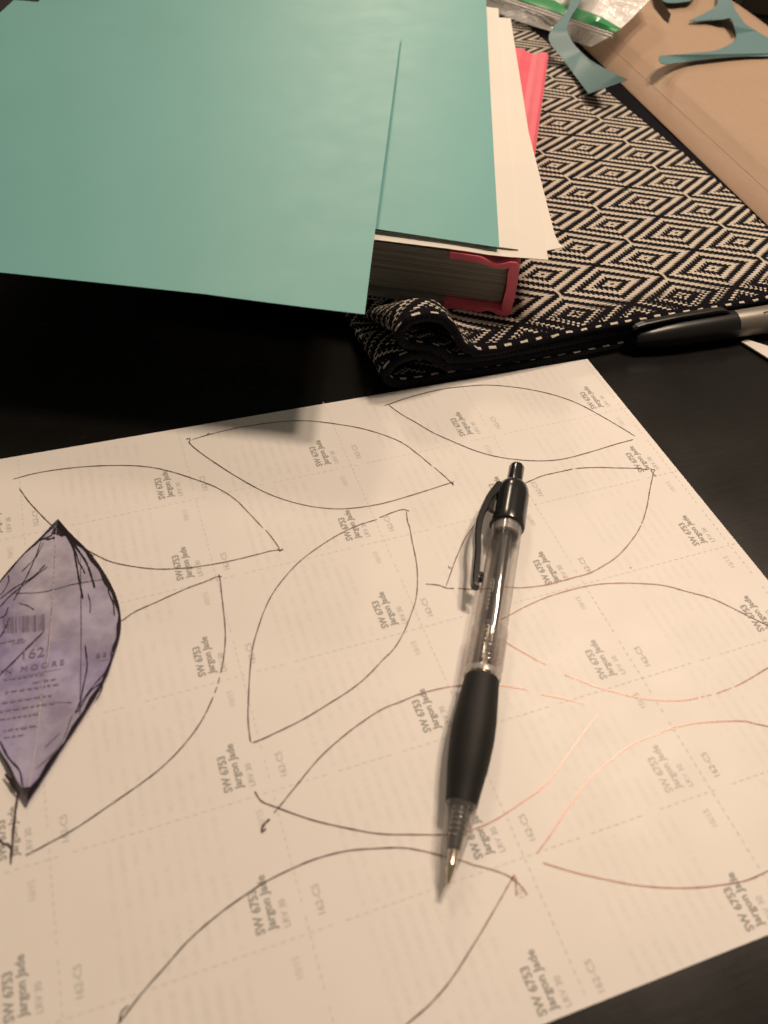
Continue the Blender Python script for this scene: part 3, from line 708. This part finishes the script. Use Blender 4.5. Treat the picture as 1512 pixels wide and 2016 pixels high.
# ------------------------------------------------------------------ teal offcuts
def cutout(name, px, zf, mat, label, group, base=None):
    pts = [P(x, y, base + zf(x, y)) for x, y in px]
    bm = bmesh.new(); vs = [bm.verts.new((p[0], p[1], base + zf(x, y))) for p, (x, y) in zip(pts, px)]
    for t in tessellate_polygon([[Vector((p[0], p[1], 0)) for p in pts]]):
        try: bm.faces.new([vs[i] for i in t])
        except ValueError: pass
    bmesh.ops.recalc_face_normals(bm, faces=bm.faces)
    me = bpy.data.meshes.new(name); bm.to_mesh(me); bm.free(); me.materials.append(mat)
    me.polygons.foreach_set('use_smooth', [True] * len(me.polygons))
    o = bpy.data.objects.new(name, me); COL.objects.link(o); solid(o, .00028, 0); tag(o, label, 'paper offcut', group); return o
sm = lambda pts, n=3: [tuple(p) for p in catmull(pts, n)]
o1 = sm([(1146,-22),(1144,0),(1124,34),(1117,50),(1117,63),(1130,87),(1145,103),(1162,118),(1202,141),(1218,149),(1236,157)]) + [(1159,185)] + sm([(1158,184),(1109,118),(1080,78),(1088,55),(1107,36),(1120,13),(1124,-22)])[1:]
cutout('paper_offcut', o1, lambda x, y: .0035 - .015 * max(0, min(1, (1215 - x) / 70)) * max(0, min(1, (y - 60) / 70)) + .004 * max(0, 1 - y / 60), m_teal2, 'hook-shaped teal offcut bridging the woven cloth and the brown bag', 'teal paper offcuts', base=.0285)
o2 = sm([(1411,-40),(1413,0),(1411,10),(1397,21),(1356,41)]) + sm([(1360,42),(1389,41),(1423,38),(1437,36),(1443,45),(1449,66),(1446,80),(1432,90),(1406,100),(1371,104),(1319,109),(1298,111),(1298,120),(1304,126),(1319,126),(1371,119),(1423,114),(1475,111),(1512,111),(1570,104)]) + sm([(1570,84),(1512,74),(1489,61),(1466,46),(1457,33),(1446,17),(1441,0),(1443,-40)])
def z2(x, y):
    z = .0015
    z += .0045 * max(0, 1 - (x - 1296) / 60) if y > 95 and x < 1370 else 0
    z += .0042 * max(0, 1 - abs(x - 1440) / 45) if y < 60 else 0
    return z
cutout('paper_offcut', o2, z2, m_teal2, 'forked teal offcut with a long pointed arm lying on the brown bag', 'teal paper offcuts', base=CZ + .0145)
cutout('paper_offcut', sm([(1300,-30),(1305,2),(1325,6),(1345,4),(1362,0),(1380,-30)]), lambda x, y: .003, m_teal2, 'small teal sliver at the top edge on the brown bag', 'teal paper offcuts', base=CZ + .0145)
# dark curled scrap standing on the bag
q = [P(1281, -25, .031), P(1290, 5, .031), P(1309, 30, .031), P(1318, 37, .031)]; V = []
for i, p in enumerate(q): V += [(p[0], p[1], .0285), (p[0] + .003, p[1] + .004, .0355 - .001 * i)]
V2 = [V[i] for i in range(8)]
sc = mesh_obj('curled_scrap', V2, [(0, 2, 3, 1), (2, 4, 5, 3), (4, 6, 7, 5)], Mat('shaded_scrap_paper', (.05, .035, .025), .6, .3).m, smooth=True); solid(sc, .0004, 0)  # shade on the scrap's underside put in as a dark base colour
tag(sc, 'dark curled paper scrap standing on the brown bag at the top edge', 'paper scrap')

# ------------------------------------------------------------------ zip bag
bag = empty('zip_bag', tuple(P(1080, 40, .024)))
def row(pts, z, amp=0.0008):
    out = []
    for i, (x, y) in enumerate(pts):
        k_ = min(1, max(0, (x - 1105) / 90)); zq = z + (.0155 if z < .026 else .0125) * k_ * k_ * (3 - 2 * k_) + amp * math.sin(i * 2.1 + x * .03)
        out.append(tuple(P(x, y, zq)))
    return out
front = [(905,-20),(955,14),(1000,34),(1045,50),(1085,62),(1125,80),(1163,92)]
lip = [(915,-32),(965,2),(1015,20),(1060,36),(1100,48),(1145,62),(1195,76)]
g0 = [(930,-42),(985,-14),(1035,4),(1080,19),(1122,34),(1160,47),(1210,65)]
g1 = [(945,-56),(1005,-30),(1055,-12),(1095,2),(1135,16),(1180,32),(1222,56)]
b1_ = [(965,-75),(1030,-50),(1085,-30),(1125,-12),(1165,2),(1205,15),(1240,40)]
b2_ = [(1000,-110),(1060,-90),(1120,-70),(1160,-45),(1200,-25),(1235,-10),(1265,14)]
b3_ = [(1040,-150),(1100,-130),(1150,-110),(1200,-85),(1240,-60),(1270,-40),(1300,-20)]
loft('front_film', [row(front, .0185), row(lip, .0225), row(g0, .0265)], m_bag, bag, n=5)
loft('back_film', [row(front, .0165), row(lip, .0180), row(g0, .0190), row(g1, .0200), row(b1_, .020)], m_bag, bag, n=5)
loft('zip_strip', [row(g0, .0268, .0006), row([((a[0] + b[0]) / 2, (a[1] + b[1]) / 2) for a, b in zip(g0, g1)], .0280, .0006), row(g1, .0272, .0006)], m_green, bag, n=5, th=.0003)
loft('body_film', [row(g1, .0270), row(b1_, .030, .0018), row(b2_, .033, .0022), row(b3_, .034, .002)], clear('bag_glare_film', (.95, .95, .95), .7, .16, bumpscale=110, dcol=(.92, .90, .90)), bag, n=6)  # lamp glare on the clear film painted in as milky white
for zz_ in (.0272, .0248): 
    rw = row([(a[0] * .25 + b[0] * .75, a[1] * .25 + b[1] * .75 + (0 if zz_ > .026 else 6)) for a, b in zip(lip, g0)], zz_, .0005)
    pts = catmull(rw, 5); V = []; F = []
    for p in pts:
        for kq in range(6):
            V.append((p[0] + .0003 * math.cos(kq * 1.047), p[1] + .0007 * math.cos(kq * 1.047), p[2] + .0006 * math.sin(kq * 1.047)))
    for i in range(len(pts) - 1):
        for kq in range(6): F.append((i * 6 + kq, i * 6 + (kq + 1) % 6, (i + 1) * 6 + (kq + 1) % 6, (i + 1) * 6 + kq))
    mesh_obj('zip_rib', V, F, clear('rib_film', (.9, .9, .9), .6, .15), bag, smooth=True)
tag(bag, 'clear plastic zip bag with a green closure strip lying behind the papers', 'plastic bag')

# ------------------------------------------------------------------ silver marker in front of the cloth
r_m = .0062
q0 = P(1440, 639, r_m); q1 = P(1512, 628, r_m); md = (q1 - q0); md[2] = 0; md /= np.linalg.norm(md)
mk_ = empty('marker_pen', tuple(q0)); ml_ = np.cross(np.array([0, 0, 1.]), md); mu = np.array([0, 0, 1.])
def mlathe(name, prof, mat, parent=mk_, segs=40):
    V = []; F = []
    for s, r in prof:
        for kq in range(segs):
            a_ = 2 * math.pi * kq / segs; V.append(q0 + md * s + (ml_ * math.sin(a_) + mu * math.cos(a_)) * r)
    for i in range(len(prof) - 1):
        for kq in range(segs): F.append((i * segs + kq, i * segs + (kq + 1) % segs, (i + 1) * segs + (kq + 1) % segs, (i + 1) * segs + kq))
    F.append(tuple(range(segs))[::-1]); F.append(tuple((len(prof) - 1) * segs + kq for kq in range(segs)))
    o = mesh_obj(name, V, F, mat, parent, smooth=True); e = o.modifiers.new('e', 'EDGE_SPLIT'); e.split_angle = .7; return o
mlathe('barrel', [(-.001, .0056), (0.0006, .0058), (.001, .00595), (.03, .0062), (.08, .0062), (.085, .005)], m_silver)
m_cap = Mat('cap_plastic', (.010, .010, .0105), .33, .35).m
mlathe('cap', [(-.047, .0022), (-.0455, .0034), (-.040, .0042), (-.034, .0052), (-.026, .0058), (-.004, .0062), (0.0002, .0062), (.0004, .0058)], m_cap)
V = []; F = []
for i, (s, r, wd) in enumerate([(-.049, .0050, .0012), (-.0475, .0058, .0022), (-.044, .0066, .0026), (-.03, .0076, .0028), (-.012, .0080, .0030), (-.006, .0076, .0030), (-.0035, .0062, .0028)]):
    for a_, b_ in ((-1, -.0006), (-1, .0004), (-.7, .0007), (.7, .0007), (1, .0004), (1, -.0006)):
        ang = math.radians(14); up2 = mu * math.cos(ang) + ml_ * math.sin(ang); sd2 = ml_ * math.cos(ang) - mu * math.sin(ang)
        V.append(q0 + md * s + up2 * (r + b_) + sd2 * wd * a_ * .7)
for i in range(6):
    for kq in range(6): F.append((i * 6 + kq, i * 6 + (kq + 1) % 6, (i + 1) * 6 + (kq + 1) % 6, (i + 1) * 6 + kq))
F += [tuple(range(6))[::-1], tuple(36 + kq for kq in range(6))]
mesh_obj('clip', V, F, m_cap, mk_)
V = []; F = []
cur = catmull([(.0125, .95), (.0130, .80), (.0150, .78), (.0185, .84), (.0190, .9)], 5)
for i, p in enumerate(cur):
    for dlt in (-.045, .045):
        a_ = p[1] - .45 + dlt; V.append(q0 + md * p[0] - ml_ * math.sin(a_) * .00612 + mu * math.cos(a_) * .00612)
for i in range(len(cur) - 1): F.append((2 * i, 2 * i + 2, 2 * i + 3, 2 * i + 1))
mesh_obj('barrel_mark', V, F, m_black, mk_)
tag(mk_, 'thick silver marker pen with black cap lying against the front edge of the woven cloth', 'marker pen')

# cream paper strip beyond it
cp = [(1459, 673), (1470, 669), (1575, 702), (1575, 745)]
st = mesh_obj('paper_strip', [tuple(P(x, y, .0012)) for x, y in cp], [(0, 1, 2, 3)][:1], m_white); solid(st, .0006, 0)
tag(st, 'narrow cream paper strip on the bare table beside the silver marker', 'paper strip')

# green thread snippets on the cloth
for k_, (x, y) in enumerate([(1122, 490), (1232, 492), (1277, 482), (1233, 378)]):
    c = P(x, y, CZ + .0012); V = []; F = []; pts = []
    for i in range(10):
        t = i / 9; pts.append(c + np.array([.0028 * (t - .5) + .001 * math.sin(t * 7 + k_), .0013 * math.sin(t * 5 + k_ * 2), .0005 * math.sin(t * math.pi)]))
    for p in pts:
        for kq in range(5): V.append((p[0], p[1] + .00016 * math.cos(kq * 1.257), p[2] + .00016 * math.sin(kq * 1.257)))
    for i in range(9):
        for kq in range(5): F.append((i * 5 + kq, i * 5 + (kq + 1) % 5, (i + 1) * 5 + (kq + 1) % 5, (i + 1) * 5 + kq))
    o = mesh_obj('green_thread', V, F, m_thread, smooth=True)
    tag(o, ['green thread scrap on the cloth just right of the curled white corner', 'green thread scrap on the cloth, middle one of the row of three', 'green thread scrap on the cloth, rightmost of the row of three', 'dark green thread scrap on the cloth nearest the brown bag'][k_], 'thread', 'green thread scraps on the woven cloth')

# dark blurred block beyond the bag
pz = P(1535, -4, 0)
bx = box('dark_box', (0, 0, .02), (.09, .05, .04), Mat('dark_card', (.02, .017, .012), .6, .3).m, bevel=.002)
bx.location = tuple(P(1560, 20, .0)); bx.location.z = 0; bx.rotation_euler = (0, 0, -.5)
tag(bx, 'dark out-of-focus box behind the brown bag at the top right corner', 'box')
